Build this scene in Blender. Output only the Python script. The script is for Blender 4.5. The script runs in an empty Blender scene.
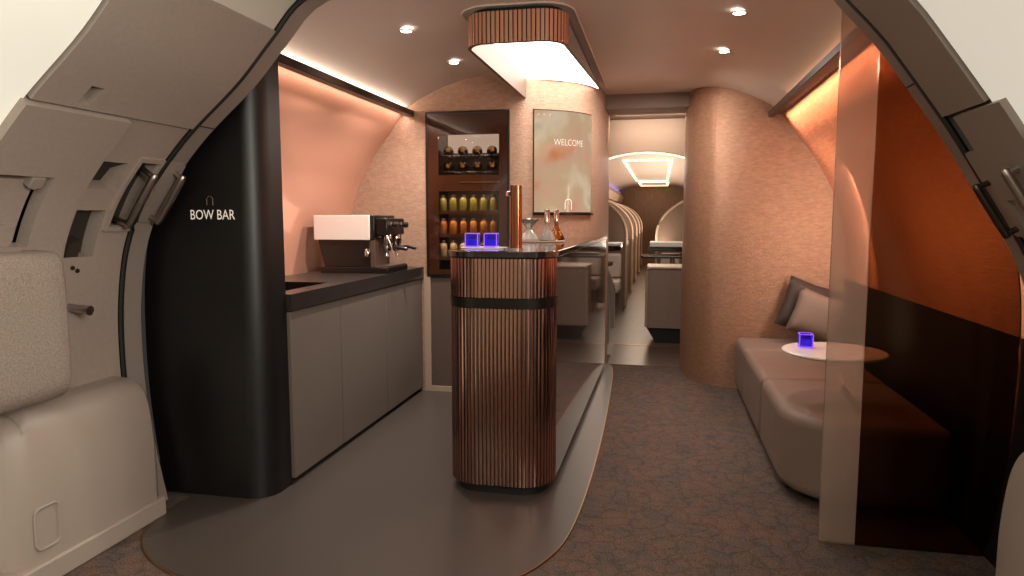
import bpy, bmesh, math, random
from mathutils import Vector, Matrix
random.seed(4)
SC = bpy.context.scene
COL = SC.collection
PI = math.pi
CX = -0.5

# ------------------------------------------------------------------ materials
def lin(h):
    h = h.lstrip('#')
    out = []
    for i in (0, 2, 4):
        c = int(h[i:i+2], 16) / 255
        out.append(c / 12.92 if c <= 0.04045 else ((c + 0.055) / 1.055) ** 2.4)
    return tuple(out) + (1.0,)

def mat(name, color, rough=0.5, metal=0.0, spec=0.5, coat=0.0, coat_rough=0.05, noise=None, bump=None, emit=None, estr=0.0):
    """principled material; noise=(scale, amount, stretch xyz) varies the colour; bump=(scale, strength, stretch)"""
    m = bpy.data.materials.new(name)
    m.use_nodes = True
    nt = m.node_tree; N = nt.nodes; L = nt.links
    b = N['Principled BSDF']
    c = lin(color) if isinstance(color, str) else tuple(color) + (1.0,)
    b.inputs['Base Color'].default_value = c
    b.inputs['Roughness'].default_value = rough
    b.inputs['Metallic'].default_value = metal
    b.inputs['Specular IOR Level'].default_value = spec
    b.inputs['Coat Weight'].default_value = coat
    b.inputs['Coat Roughness'].default_value = coat_rough
    if emit:
        b.inputs['Emission Color'].default_value = lin(emit)
        b.inputs['Emission Strength'].default_value = estr
    if noise or bump:
        tc = N.new('ShaderNodeTexCoord')
    if noise:
        mp = N.new('ShaderNodeMapping'); mp.inputs['Scale'].default_value = noise[2] if len(noise) > 2 else (1, 1, 1)
        n = N.new('ShaderNodeTexNoise'); n.inputs['Scale'].default_value = noise[0]; n.inputs['Detail'].default_value = 4
        L.new(tc.outputs['Object'], mp.inputs['Vector']); L.new(mp.outputs['Vector'], n.inputs['Vector'])
        r = N.new('ShaderNodeValToRGB'); a = noise[1]
        r.color_ramp.elements[0].position = 0.3; r.color_ramp.elements[1].position = 0.7
        r.color_ramp.elements[0].color = tuple(x * (1 - a) for x in c[:3]) + (1,)
        r.color_ramp.elements[1].color = tuple(min(1, x * (1 + a)) for x in c[:3]) + (1,)
        L.new(n.outputs['Fac'], r.inputs['Fac']); L.new(r.outputs['Color'], b.inputs['Base Color'])
    if bump:
        mp2 = N.new('ShaderNodeMapping'); mp2.inputs['Scale'].default_value = bump[2] if len(bump) > 2 else (1, 1, 1)
        n2 = N.new('ShaderNodeTexNoise'); n2.inputs['Scale'].default_value = bump[0]; n2.inputs['Detail'].default_value = 3
        bp = N.new('ShaderNodeBump'); bp.inputs['Strength'].default_value = bump[1]; bp.inputs['Distance'].default_value = 0.01
        L.new(tc.outputs['Object'], mp2.inputs['Vector']); L.new(mp2.outputs['Vector'], n2.inputs['Vector'])
        L.new(n2.outputs['Fac'], bp.inputs['Height']); L.new(bp.outputs['Normal'], b.inputs['Normal'])
    return m

def emis(name, color, strength):
    m = bpy.data.materials.new(name); m.use_nodes = True
    N = m.node_tree.nodes; N.clear()
    e = N.new('ShaderNodeEmission'); o = N.new('ShaderNodeOutputMaterial')
    e.inputs['Color'].default_value = lin(color); e.inputs['Strength'].default_value = strength
    m.node_tree.links.new(e.outputs[0], o.inputs[0])
    return m

def glass(name, tint, gloss_rough=0.05, gloss_col='#ffffff', diffuse=None, dfac=0.0, ior=1.45, emit=None, estr=0, translucent=False):
    """thin clear or tinted glass: tinted see-through + fresnel reflection (+ a little body colour)"""
    m = bpy.data.materials.new(name); m.use_nodes = True
    nt = m.node_tree; N = nt.nodes; L = nt.links; N.clear()
    o = N.new('ShaderNodeOutputMaterial')
    t = N.new('ShaderNodeBsdfTransparent'); t.inputs['Color'].default_value = tuple(tint) + (1,)
    g = N.new('ShaderNodeBsdfGlossy'); g.inputs['Roughness'].default_value = gloss_rough; g.inputs['Color'].default_value = lin(gloss_col)
    fr = N.new('ShaderNodeFresnel'); fr.inputs['IOR'].default_value = ior
    mx = N.new('ShaderNodeMixShader')
    body = t.outputs[0]
    if diffuse:
        d = N.new('ShaderNodeBsdfDiffuse'); d.inputs['Color'].default_value = lin(diffuse)
        m2 = N.new('ShaderNodeMixShader'); m2.inputs[0].default_value = dfac
        dd = d.outputs[0]
        if translucent:
            tl = N.new('ShaderNodeBsdfTranslucent'); tl.inputs['Color'].default_value = lin(diffuse)
            m3 = N.new('ShaderNodeMixShader'); m3.inputs[0].default_value = .6
            L.new(dd, m3.inputs[1]); L.new(tl.outputs[0], m3.inputs[2]); dd = m3.outputs[0]
        L.new(t.outputs[0], m2.inputs[1]); L.new(dd, m2.inputs[2]); body = m2.outputs[0]
    L.new(fr.outputs[0], mx.inputs[0]); L.new(body, mx.inputs[1]); L.new(g.outputs[0], mx.inputs[2])
    out = mx.outputs[0]
    if emit:
        e = N.new('ShaderNodeEmission'); e.inputs['Color'].default_value = lin(emit); e.inputs['Strength'].default_value = estr
        ad = N.new('ShaderNodeAddShader'); L.new(out, ad.inputs[0]); L.new(e.outputs[0], ad.inputs[1]); out = ad.outputs[0]
    L.new(out, o.inputs[0])
    return m

def carpet_mat():
    m = mat('carpet', '#6a5348', 0.95, spec=0.1)
    nt = m.node_tree; N = nt.nodes; L = nt.links; b = N['Principled BSDF']
    tc = N.new('ShaderNodeTexCoord')
    n1 = N.new('ShaderNodeTexNoise'); n1.inputs['Scale'].default_value = 9; n1.inputs['Detail'].default_value = 5; n1.inputs['Roughness'].default_value = .62; n1.inputs['Distortion'].default_value = 1.2
    n2 = N.new('ShaderNodeTexNoise'); n2.inputs['Scale'].default_value = 150; n2.inputs['Detail'].default_value = 2
    vo = N.new('ShaderNodeTexVoronoi'); vo.inputs['Scale'].default_value = 12; vo.feature = 'DISTANCE_TO_EDGE'
    for n in (n1, n2): L.new(tc.outputs['Object'], n.inputs['Vector'])
    wv = N.new('ShaderNodeVectorMath'); wv.operation = 'MULTIPLY_ADD'; wv.inputs[1].default_value = (.09, .09, .09)
    L.new(n1.outputs['Color'], wv.inputs[0]); L.new(tc.outputs['Object'], wv.inputs[2]); L.new(wv.outputs[0], vo.inputs['Vector'])
    r1 = N.new('ShaderNodeValToRGB')
    e = r1.color_ramp.elements
    e[0].position = .40; e[0].color = lin('#5d5653'); e[1].position = .60; e[1].color = lin('#705c50')
    L.new(n1.outputs['Fac'], r1.inputs['Fac'])
    r2 = N.new('ShaderNodeValToRGB'); r2.color_ramp.elements[0].position = .0; r2.color_ramp.elements[0].color = (.72, .70, .70, 1); r2.color_ramp.elements[1].position = .10; r2.color_ramp.elements[1].color = (1, 1, 1, 1)
    L.new(vo.outputs['Distance'], r2.inputs['Fac'])
    r3 = N.new('ShaderNodeValToRGB'); r3.color_ramp.elements[0].position = .35; r3.color_ramp.elements[0].color = (.6, .6, .63, 1); r3.color_ramp.elements[1].position = .65; r3.color_ramp.elements[1].color = (1.25, 1.2, 1.15, 1)
    L.new(n2.outputs['Fac'], r3.inputs['Fac'])
    m1 = N.new('ShaderNodeMix'); m1.data_type = 'RGBA'; m1.blend_type = 'MULTIPLY'; m1.inputs[0].default_value = .9
    m2 = N.new('ShaderNodeMix'); m2.data_type = 'RGBA'; m2.blend_type = 'MULTIPLY'; m2.inputs[0].default_value = 1
    L.new(r1.outputs[0], m1.inputs[6]); L.new(r2.outputs[0], m1.inputs[7]); L.new(m1.outputs[2], m2.inputs[6]); L.new(r3.outputs[0], m2.inputs[7])
    L.new(m2.outputs[2], b.inputs['Base Color'])
    bp = N.new('ShaderNodeBump'); bp.inputs['Strength'].default_value = .4; bp.inputs['Distance'].default_value = .006
    L.new(n2.outputs['Fac'], bp.inputs['Height']); L.new(bp.outputs[0], b.inputs['Normal'])
    return m

def screen_mat():
    """soft cloudy picture shown on the display"""
    m = bpy.data.materials.new('display_picture'); m.use_nodes = True
    nt = m.node_tree; N = nt.nodes; L = nt.links; N.clear()
    o = N.new('ShaderNodeOutputMaterial'); e = N.new('ShaderNodeEmission'); g = N.new('ShaderNodeBsdfGlossy'); g.inputs['Roughness'].default_value = .12
    a = N.new('ShaderNodeMixShader'); a.inputs[0].default_value = .06
    tc = N.new('ShaderNodeTexCoord'); n = N.new('ShaderNodeTexNoise'); n.inputs['Scale'].default_value = 3.4; n.inputs['Detail'].default_value = 2.5; n.inputs['Roughness'].default_value = .4
    L.new(tc.outputs['Object'], n.inputs['Vector'])
    r = N.new('ShaderNodeValToRGB'); el = r.color_ramp.elements
    el[0].position = .30; el[0].color = lin('#d98a4e'); el[1].position = .78; el[1].color = lin('#d8b08c')
    for p, c in ((.40, '#e3b294'), (.50, '#dcbd94'), (.60, '#f0d8b8'), (.69, '#bcb186')):
        q = el.new(p); q.color = lin(c)
    L.new(n.outputs['Fac'], r.inputs['Fac']); L.new(r.outputs[0], e.inputs[0]); e.inputs[1].default_value = .62
    L.new(e.outputs[0], a.inputs[1]); L.new(g.outputs[0], a.inputs[2]); L.new(a.outputs[0], o.inputs[0])
    return m

M = dict(
    carpet=carpet_mat(),
    vinyl=mat('vinyl', '#4d4540', .36, spec=.45, noise=(1.5, .06), bump=(500, .05)),
    aisle_floor=mat('aisle_floor', '#6b625b', .35, noise=(3, .15, (6, .6, 1))),
    brass=mat('brass', '#a87a52', .3, 1.0),
    ceiling=mat('ceiling', '#e2d3c6', .5, spec=.3, noise=(2, .03)),
    lining=mat('lining', '#cfcdbf', .5),
    glow_lining=mat('lining_added_glow', '#d9d6c8', .5, emit='#fff8e6', estr=.42),  # glow put into the lining material to make it read brightly lit
    door=mat('door_plastic', '#a2958a', .5, spec=.35, noise=(60, .04), bump=(260, .10)),
    door_lip=mat('door_lip', '#958980', .45, spec=.35, bump=(260, .06)),
    pocket=mat('pocket_dark', '#332c27', .6),
    gasket=mat('gasket', '#15120f', .6),
    textured=mat('textured_panel', '#998c81', .7, noise=(150, .22), bump=(170, .5)),
    bustle=mat('bustle_plastic', '#aa9d92', .45, spec=.4, bump=(300, .06)),
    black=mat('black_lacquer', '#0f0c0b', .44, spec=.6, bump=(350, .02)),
    cabinet=mat('cabinet_front', '#6d6159', .45, spec=.4, noise=(2, .04)),
    dark=mat('dark_gap', '#0d0b0a', .6),
    worktop=mat('worktop', '#2f2927', .28, spec=.5, noise=(12, .08)),
    orange_wall=mat('orange_side_panel', '#e5a88e', .2, .25, spec=.7, coat=1.0, coat_rough=.06),
    orange_deep=mat('orange_woven_panel', '#cc8a6a', .5, noise=(14, .18, (1, .7, 9)), bump=(30, .5, (1, .7, 9))),
    fabric_wall=mat('bronze_fabric_wall', '#bb9882', .42, .2, spec=.5, noise=(26, .13, (1, 1, 3)), bump=(90, .5, (1, 1, 2.5))),
    column_wall=mat('bronze_woven_column', '#ac8369', .34, .35, spec=.5, noise=(22, .15, (1, 1, 3)), bump=(120, .5, (1, 1, 2.5))),
    trim_dark=mat('trim_dark', '#2a1c16', .35, .3),
    copper=mat('copper_slat', '#b38a7c', .18, 1.0),
    copper_tube=mat('copper_tube', '#a8684c', .18, 1.0),
    bronze_gloss=mat('bronze_gloss', '#2b1d17', .12, .0, spec=.6, coat=1.0, coat_rough=.04),
    bartop=mat('bar_top', '#241a16', .10, spec=.6, coat=.6, coat_rough=.04),
    chrome=mat('chrome', '#d6d0cb', .12, 1.0),
    steel=mat('brushed_steel', '#b5ada6', .3, 1.0),
    machine_panel=mat('machine_panel', '#efe1d8', .4),
    machine_black=mat('machine_black', '#17120f', .3, coat=.3),
    machine_brown=mat('machine_back_plate', '#5b463b', .4),
    white=mat('white_gloss', '#ece6e2', .35),
    sofa=mat('sofa_leather', '#867267', .55, spec=.35, noise=(5, .05), bump=(300, .10)),
    pillow_dark=mat('pillow_dark', '#3f312b', .7, bump=(300, .2)),
    pillow_mid=mat('pillow_mid', '#7a6558', .75, bump=(300, .2)),
    table_white=mat('table_white', '#ece4de', .35),
    taupe=mat('taupe_panel', '#5d4c43', .55, noise=(150, .2), bump=(150, .2)),
    pale_trim=mat('pale_trim', '#b59c8a', .5),
    shell=mat('seat_shell', '#77604f', .55, noise=(60, .1)),
    shell_edge=mat('seat_shell_edge', '#b79c86', .4),
    seat_pale=mat('seat_pale', '#cbbdb0', .6),
    rear_ceiling=mat('rear_ceiling', '#b59a84', .5),
    wood=mat('end_wood', '#8a6648', .45, noise=(8, .25, (8, 8, .5))),
    console=mat('console_weave', '#8f7a6d', .7, noise=(90, .25), bump=(120, .3)),
    amber=glass('amber_glass', (.85, .5, .1), .03, ior=1.5),
    clear=glass('clear_glass', (.90, .88, .86), .02, ior=1.5, diffuse='#f0e8e2', dfac=.28),
    frosted=glass('milky_glass', (.75, .73, .7), .1, diffuse='#e6ded8', dfac=.65),
    purple=glass('purple_glass', (.30, .18, .85), .04, ior=1.5, diffuse='#3a22c8', dfac=.22, emit='#4a22ff', estr=.06),
    purple_drink_glow=mat('purple_drink_glow', '#2a1590', .2, emit='#4a2cff', estr=.45),  # glow put into the drink to brighten it; no lamp inside
    purple_rim_glow=mat('purple_rim_glow', '#8f6cf0', .2, emit='#a860ff', estr=.6),  # bright glass edges painted with emission
    fridge_glass=glass('fridge_glass', (.80, .70, .62), .03, ior=1.4),
    fridge_bezel=mat('fridge_bezel', '#3d1f11', .14, coat=.8, coat_rough=.05),
    fridge_in=mat('fridge_inside', '#a3928a', .5),
    bottle_dark=mat('bottle_dark', '#3a2c12', .12, coat=.5),
    foil=mat('bottle_foil', '#b08a3a', .3, .8),
    b_green=mat('bottle_green', '#b0ae55', .25, coat=.3),
    b_orange=mat('bottle_orange', '#d58a3c', .25, coat=.3),
    b_cream=mat('bottle_cream', '#cdbd9a', .3, coat=.3),
    bronze_glass=glass('bronze_glass', (.45, .32, .22), .12, gloss_col='#ffd9b8', diffuse='#1a0a05', dfac=.10, ior=1.3),
    strip_glass=glass('frosted_strip', (.80, .74, .70), .2, gloss_col='#ffe2cc', diffuse='#f0dccd', dfac=.32, ior=1.35, translucent=True),
    display=screen_mat(),
    lettering=mat('lettering_cream', '#efe4d2', .5, emit='#efe4d2', estr=.30),
    lettering_dim=mat('lettering_dim', '#6a5548', .5),
    lettering_glow=emis('lettering_glow', '#fff3dc', 1.25),
    diffuser=emis('lamp_diffuser', '#fff2e4', 6.0),
    lamp_inner=mat('lamp_inner', '#806b60', .5),
    spot_glow=emis('spot_glow', '#fff0e0', 14),
    cove_left=emis('cove_warm', '#ffc7a2', 2.0),
    cove_right=emis('cove_orange', '#ff9a60', 1.5),
    rear_glow=emis('rear_glow', '#ffd9ae', 3.2),
    lavender=emis('lavender_glow', '#8f84e0', 2.2),
    display_bar=mat('display_edge', '#1c1512', .3, .4),
    cream_back=emis('fridge_backlight', '#e8dcd4', .75),
)

# ------------------------------------------------------------------ helpers
WL = {}
def tag(o, label=None, cat=None, group=None, kind=None):
    if label: o['label'] = label
    if cat: o['category'] = cat
    if group: o['group'] = group
    if kind: o['kind'] = kind
    return o

def thing(name, label, cat, loc=(0, 0, 0), group=None):
    o = bpy.data.objects.new(name, None); COL.objects.link(o)
    o.empty_display_size = .05
    o.location = loc; WL[o.name] = Vector(loc)
    return tag(o, label, cat, group)

def link(name, bm, m, parent=None, loc=None, bevel=0, seg=2, smooth=True, angle=.7, subsurf=0):
    me = bpy.data.meshes.new(name)
    base = WL[parent.name] if parent is not None else (Vector(loc) if loc is not None else Vector((0, 0, 0)))
    bmesh.ops.remove_doubles(bm, verts=bm.verts, dist=1e-6)
    bmesh.ops.recalc_face_normals(bm, faces=bm.faces)
    bmesh.ops.translate(bm, verts=bm.verts, vec=-base)
    bm.to_mesh(me); bm.free()
    ms = m if isinstance(m, (list, tuple)) else [m]
    for x in ms: me.materials.append(M[x] if isinstance(x, str) else x)
    if smooth:
        for p in me.polygons: p.use_smooth = True
        me.set_sharp_from_angle(angle=angle)
    o = bpy.data.objects.new(name, me); COL.objects.link(o)
    if parent is not None:
        o.parent = parent
    else:
        o.location = base
    WL[o.name] = base
    if bevel:
        b = o.modifiers.new('edge_round', 'BEVEL'); b.width = bevel; b.segments = seg; b.limit_method = 'ANGLE'; b.angle_limit = .6
    if subsurf:
        s = o.modifiers.new('soft', 'SUBSURF'); s.levels = subsurf; s.render_levels = subsurf
    return o

def B(): return bmesh.new()
def box(bm, x0, x1, y0, y1, z0, z1, mi=0):
    v = [bm.verts.new((x, y, z)) for z in (z0, z1) for y in (y0, y1) for x in (x0, x1)]
    for f in ((0, 1, 3, 2), (4, 6, 7, 5), (0, 4, 5, 1), (2, 3, 7, 6), (0, 2, 6, 4), (1, 5, 7, 3)):
        bm.faces.new([v[i] for i in f]).material_index = mi
    return bm
def prism(bm, pts, z0, z1, mi=0, caps=True):
    a = [bm.verts.new((x, y, z0)) for x, y in pts]; b = [bm.verts.new((x, y, z1)) for x, y in pts]
    n = len(pts)
    for i in range(n):
        bm.faces.new((a[i], a[(i+1) % n], b[(i+1) % n], b[i])).material_index = mi
    if caps:
        bm.faces.new(a).material_index = mi; bm.faces.new(b).material_index = mi
    return bm
def prism_y(bm, pts, y0, y1, mi=0):
    a = [bm.verts.new((x, y0, z)) for x, z in pts]; b = [bm.verts.new((x, y1, z)) for x, z in pts]
    n = len(pts)
    for i in range(n): bm.faces.new((a[i], a[(i+1) % n], b[(i+1) % n], b[i])).material_index = mi
    bm.faces.new(a).material_index = mi; bm.faces.new(b).material_index = mi
    return bm
def loft_y(bm, pts, ys, mi=0):
    rows = [[bm.verts.new((x, y, z)) for x, z in pts] for y in ys]
    for r, s in zip(rows, rows[1:]):
        for i in range(len(pts) - 1):
            bm.faces.new((r[i], r[i+1], s[i+1], s[i])).material_index = mi
    return bm
def sheet(bm, grid, mi=0):
    rows = [[bm.verts.new(p) for p in r] for r in grid]
    for r, s in zip(rows, rows[1:]):
        for i in range(len(r) - 1):
            bm.faces.new((r[i], r[i+1], s[i+1], s[i])).material_index = mi
    return bm
def lathe(bm, prof, c=(0, 0, 0), seg=24, mi=0, axis='Z'):
    c = Vector(c); rings = []
    def P(r, h, a):
        if axis == 'Z': return c + Vector((r * math.cos(a), r * math.sin(a), h))
        if axis == 'Y': return c + Vector((r * math.cos(a), h, r * math.sin(a)))
        return c + Vector((h, r * math.cos(a), r * math.sin(a)))
    for r, h in prof:
        if r < 1e-6: rings.append([bm.verts.new(P(0, h, 0))])
        else: rings.append([bm.verts.new(P(r, h, 2 * PI * i / seg)) for i in range(seg)])
    for a, b in zip(rings, rings[1:]):
        for i in range(seg):
            j = (i + 1) % seg
            if len(a) == 1 and len(b) == 1: continue
            if len(a) == 1: f = bm.faces.new((a[0], b[j], b[i]))
            elif len(b) == 1: f = bm.faces.new((a[i], a[j], b[0]))
            else: f = bm.faces.new((a[i], a[j], b[j], b[i]))
            f.material_index = mi
    return bm
def tube(bm, path, r, seg=10, mi=0, cap=True, closed=False):
    path = [Vector(p) for p in path]; rings = []; n = len(path)
    for i, p in enumerate(path):
        if closed: t = path[(i+1) % n] - path[i-1]
        else: t = path[min(i+1, n-1)] - path[max(i-1, 0)]
        t.normalize()
        up = Vector((0, 0, 1)) if abs(t.z) < .9 else Vector((1, 0, 0))
        u = t.cross(up).normalized(); v = t.cross(u).normalized()
        rr = r[i] if isinstance(r, (list, tuple)) else r
        rings.append([bm.verts.new(p + rr * (math.cos(2*PI*k/seg) * u + math.sin(2*PI*k/seg) * v)) for k in range(seg)])
    pairs = list(zip(rings, rings[1:])) + ([(rings[-1], rings[0])] if closed else [])
    for a, b in pairs:
        for k in range(seg):
            bm.faces.new((a[k], a[(k+1) % seg], b[(k+1) % seg], b[k])).material_index = mi
    if cap and not closed:
        bm.faces.new(rings[0]).material_index = mi; bm.faces.new(rings[-1]).material_index = mi
    return bm
def catmull(pts, n=6):
    out = []
    P = [pts[0]] + list(pts) + [pts[-1]]
    for i in range(1, len(P) - 2):
        p0, p1, p2, p3 = P[i-1], P[i], P[i+1], P[i+2]
        for k in range(n):
            t = k / n
            out.append(tuple(.5 * ((2*b) + (-a + c) * t + (2*a - 5*b + 4*c - d) * t*t + (-a + 3*b - 3*c + d) * t**3) for a, b, c, d in zip(p0, p1, p2, p3)))
    out.append(tuple(pts[-1]))
    return out
def rrect(x0, x1, y0, y1, r, n=6):
    out = []
    for cx, cy, a0 in ((x1-r, y1-r, 0), (x0+r, y1-r, PI/2), (x0+r, y0+r, PI), (x1-r, y0+r, 1.5*PI)):
        for i in range(n + 1):
            a = a0 + PI/2 * i / n; out.append((cx + r*math.cos(a), cy + r*math.sin(a)))
    return out
def text_mesh(s, size, thin=0):
    cu = bpy.data.curves.new('letters', 'FONT'); cu.body = s; cu.size = size; cu.align_x = 'CENTER'; cu.align_y = 'CENTER'; cu.resolution_u = 3; cu.offset = thin
    o = bpy.data.objects.new('letters', cu); COL.objects.link(o)
    dg = bpy.context.evaluated_depsgraph_get()
    me = bpy.data.meshes.new_from_object(o.evaluated_get(dg))
    bm = bmesh.new(); bm.from_mesh(me)
    bpy.data.objects.remove(o); bpy.data.curves.remove(cu); bpy.data.meshes.remove(me)
    return bm
def struct(name, bm, m, parent=None, **k):
    o = link(name, bm, m, parent, **k); o['kind'] = 'structure'; return o
def copy_tree(o, parent=None):
    c = o.copy(); COL.objects.link(c); WL[c.name] = WL[o.name]
    if parent is not None: c.parent = parent
    for ch in list(o.children): copy_tree(ch, c)
    return c

# ------------------------------------------------------------------ cross sections (u from the cabin centre line, z)
CEIL = [(0, 2.30), (.45, 2.30), (.70, 2.298), (.84, 2.28), (.97, 2.245), (1.08, 2.205), (1.19, 2.155), (1.28, 2.105), (1.36, 2.05)]
SIDE = [(1.345, 2.045), (1.45, 1.90), (1.54, 1.79), (1.62, 1.67), (1.70, 1.52), (1.77, 1.31), (1.82, 1.05), (1.835, .8), (1.83, .5), (1.80, .2), (1.76, 0)]
CEILS = catmull(CEIL, 4); SIDES = catmull(SIDE, 5)

# ------------------------------------------------------------------ floor
bm = B(); box(bm, -2.6, 1.6, -1.3, 6.6, -.05, 0); struct('floor', bm, 'carpet')
matpts = catmull([(-2.11, 2.78), (-2.10, 2.55), (-2.03, 2.36), (-1.86, 2.2), (-1.62, 2.10), (-1.3, 2.055), (-1.0, 2.06), (-.74, 2.14), (-.53, 2.30), (-.40, 2.50), (-.335, 2.78), (-.31, 3.4), (-.315, 4.4), (-.345, 5.5), (-.38, 6.0), (-.43, 6.15)], 6)
bm = B(); prism(bm, matpts + [(-1.0, 6.15), (-1.0, 4.95), (-2.25, 4.95), (-2.25, 2.78)], 0, .006); struct('floor_vinyl', bm, 'vinyl')
bm = B(); tube(bm, [(x, y, .004) for x, y in matpts], .004, 6); struct('trim_1', bm, 'brass')
bm = B(); box(bm, -2.6, 1.6, 6.6, 20.6, -.05, 0.0); struct('floor_rear', bm, 'aisle_floor')
bm = B(); box(bm, -.43, .22, 7.12, 7.16, 0, .006); struct('trim_2', bm, 'brass')
bm = B(); box(bm, -.43, .25, 6.16, 7.12, 0, .003); struct('floor_threshold', bm, mat('threshold', '#57443a', .3, noise=(6, .25, (1, 8, 1))))

# ------------------------------------------------------------------ ceiling and side walls of the bar
full = [(CX - u, z) for u, z in reversed(CEILS)] + [(CX + u, z) for u, z in CEILS[1:]]
bm = B(); loft_y(bm, full, [2.72, 3.5, 4.3, 5.1, 6.0]); struct('ceiling', bm, 'ceiling')
bm = B(); loft_y(bm, [(CX - u, z) for u, z in SIDES], [2.82, 3.5, 4.3, 5.1, 6.0]); struct('wall_left', bm, 'orange_wall')
bm = B(); loft_y(bm, [(CX + u, z) for u, z in SIDES], [2.70, 3.5, 4.3, 5.1, 6.0]); struct('wall_right', bm, 'orange_deep')
bm = B(); loft_y(bm, [(CX + u - .012, z) for u, z in SIDES if z < .86], [2.70, 3.5, 4.3, 5.1, 5.46]); struct('dark_band_right', bm, 'black')  # dark band added to darken the low wall behind the glass
# light coves: dark valance in front of a glowing strip
for s, n, y1 in ((-1, 3, 4.905), (1, 4, 5.46)):
    bm = B(); a, b = CX + s * 1.255, CX + s * 1.30
    box(bm, min(a, b), max(a, b), 2.8, y1, 2.022, 2.064)
    c, d = CX + s * 1.30, CX + s * 1.36
    box(bm, min(c, d), max(c, d), 2.8, y1, 2.040, 2.050)
    struct('trim_%d' % n, bm, 'trim_dark', bevel=.004)
    bm = B(); c, d = CX + s * 1.305, CX + s * 1.325
    box(bm, min(c, d), max(c, d), 2.85, y1 - .02, 2.051, 2.056)
    t = struct('trim_%d' % (n + 2), bm, 'cove_left' if s < 0 else 'cove_right')

# ------------------------------------------------------------------ monument wall (left rear) and column wall (right rear)
MON = catmull([(-1.05, 4.91), (-.97, 4.918), (-.88, 4.955), (-.78, 5.01), (-.66, 5.10), (-.56, 5.235), (-.502, 5.40), (-.470, 5.62), (-.458, 5.85), (-.455, 6.4)], 6)
bm = B()
prism(bm, MON + [(-1.05, 6.4)], 0, 2.34)
box(bm, -2.36, -1.67, 4.91, 5.6, 0, 2.34)
box(bm, -1.67, -1.05, 4.91, 5.6, 2.055, 2.34)
box(bm, -1.67, -1.05, 4.94, 5.6, 0, .865)
struct('wall_back_left', bm, 'fabric_wall')
COLW = catmull([(.20, 6.45), (.20, 6.05), (.225, 5.86), (.28, 5.70), (.37, 5.575), (.48, 5.505), (.62, 5.475), (.80, 5.47)], 6)
bm = B(); prism(bm, COLW + [(1.42, 5.47), (1.42, 6.45)], 0, 2.34); struct('wall_back_right', bm, 'column_wall')

# ------------------------------------------------------------------ doorway vestibule around the camera
DL = catmull([(-.525, 2.245), (-1.05, 2.234), (-1.365, 2.161), (-1.522, 2.014), (-1.68, 1.846), (-1.901, 1.657), (-2.05, 1.5), (-2.16, 1.353), (-2.245, 1.163), (-2.285, .943), (-2.295, .722), (-2.285, .491), (-2.255, .271), (-2.22, .092), (-2.20, 0)], 6)
DR = catmull([(-.525, 2.245), (.105, 2.245), (.472, 2.161), (.609, 2.024), (.714, 1.909), (.777, 1.825), (.945, 1.584), (1.085, 1.353), (1.20, 1.163), (1.275, .943), (1.30, .722), (1.30, .491), (1.29, .271), (1.28, .092), (1.27, 0)], 6)
class Prof:
    def __init__(s, pts):
        s.p = [Vector((x, z)) for x, z in pts]; s.a = [0]
        for a, b in zip(s.p, s.p[1:]): s.a.append(s.a[-1] + (b - a).length)
        s.L = s.a[-1]
    def at(s, q, d=0):
        """point at arc length q, moved d metres towards the cabin"""
        q = max(0, min(s.L - 1e-6, q)); i = 0
        while s.a[i+1] < q: i += 1
        k = (q - s.a[i]) / (s.a[i+1] - s.a[i])
        def tan(j):
            j = max(1, min(len(s.p) - 2, j)); return (s.p[j+1] - s.p[j-1]).normalized()
        t = (tan(i) * (1 - k) + tan(i+1) * k).normalized(); pt = s.p[i].lerp(s.p[i+1], k)
        n = Vector((t.y, -t.x))
        if n.dot(Vector((CX, 1.0)) - pt) < 0: n = -n
        return pt + n * d
    def xyz(s, q, y, d=0):
        p = s.at(q, d); return (p.x, y, p.y)
PL, PR = Prof(DL), Prof(DR)
def steps(a, b, h):
    n = max(1, int(math.ceil((b - a) / h))); return [a + (b - a) * i / n for i in range(n + 1)]
def lining(bm, P, y0, y1, s0, s1, d, mi=0):
    return sheet(bm, [[P.xyz(q, y, d) for q in steps(s0, s1, .05)] for y in (y0, y1)], mi)
def curved_panel(bm, P, y0, y1, s0, s1, d0, d1, holes=(), depth=.06):
    """slab following the door curve from offset d0 (back) to d1 (face); holes are (y0,y1,s0,s1) wells cut in it"""
    ys = sorted(set([y0, y1] + [v for h in holes for v in h[:2]])); ss = sorted(set(steps(s0, s1, .05) + [v for h in holes for v in h[2:]]))
    def hid(y, q):
        for h in holes:
            if h[0] < y < h[1] and h[2] < q < h[3]: return True
        return False
    for ya, yb in zip(ys, ys[1:]):
        for a, b in zip(ss, ss[1:]):
            if hid((ya+yb)/2, (a+b)/2): continue
            bm.faces.new([bm.verts.new(P.xyz(q, y, d1)) for q, y in ((a, ya), (b, ya), (b, yb), (a, yb))])
    def wall(path, da, db):
        for (qa, ya), (qb, yb) in zip(path, path[1:]):
            bm.faces.new([bm.verts.new(v) for v in (P.xyz(qa, ya, da), P.xyz(qb, yb, da), P.xyz(qb, yb, db), P.xyz(qa, ya, db))])
    def ring(y0, y1, a, b):
        st = [q for q in ss if a <= q <= b]
        return [(q, y0) for q in st] + [(st[-1], y1)] + [(q, y1) for q in reversed(st)] + [(st[0], y0)]
    wall(ring(y0, y1, s0, s1), d1, d0)
    for h in holes: wall(ring(*h), d1, d1 - depth)
    return bm
def ys_poly(bm, P, pts, d0, d1):
    """small plate whose outline is given in (y, arc) on the door curve"""
    a = [bm.verts.new(P.xyz(q, y, d0)) for y, q in pts]; b = [bm.verts.new(P.xyz(q, y, d1)) for y, q in pts]; n = len(pts)
    for i in range(n): bm.faces.new((a[i], a[(i+1) % n], b[(i+1) % n], b[i]))
    bm.faces.new(a); bm.faces.new(b); return bm

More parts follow.
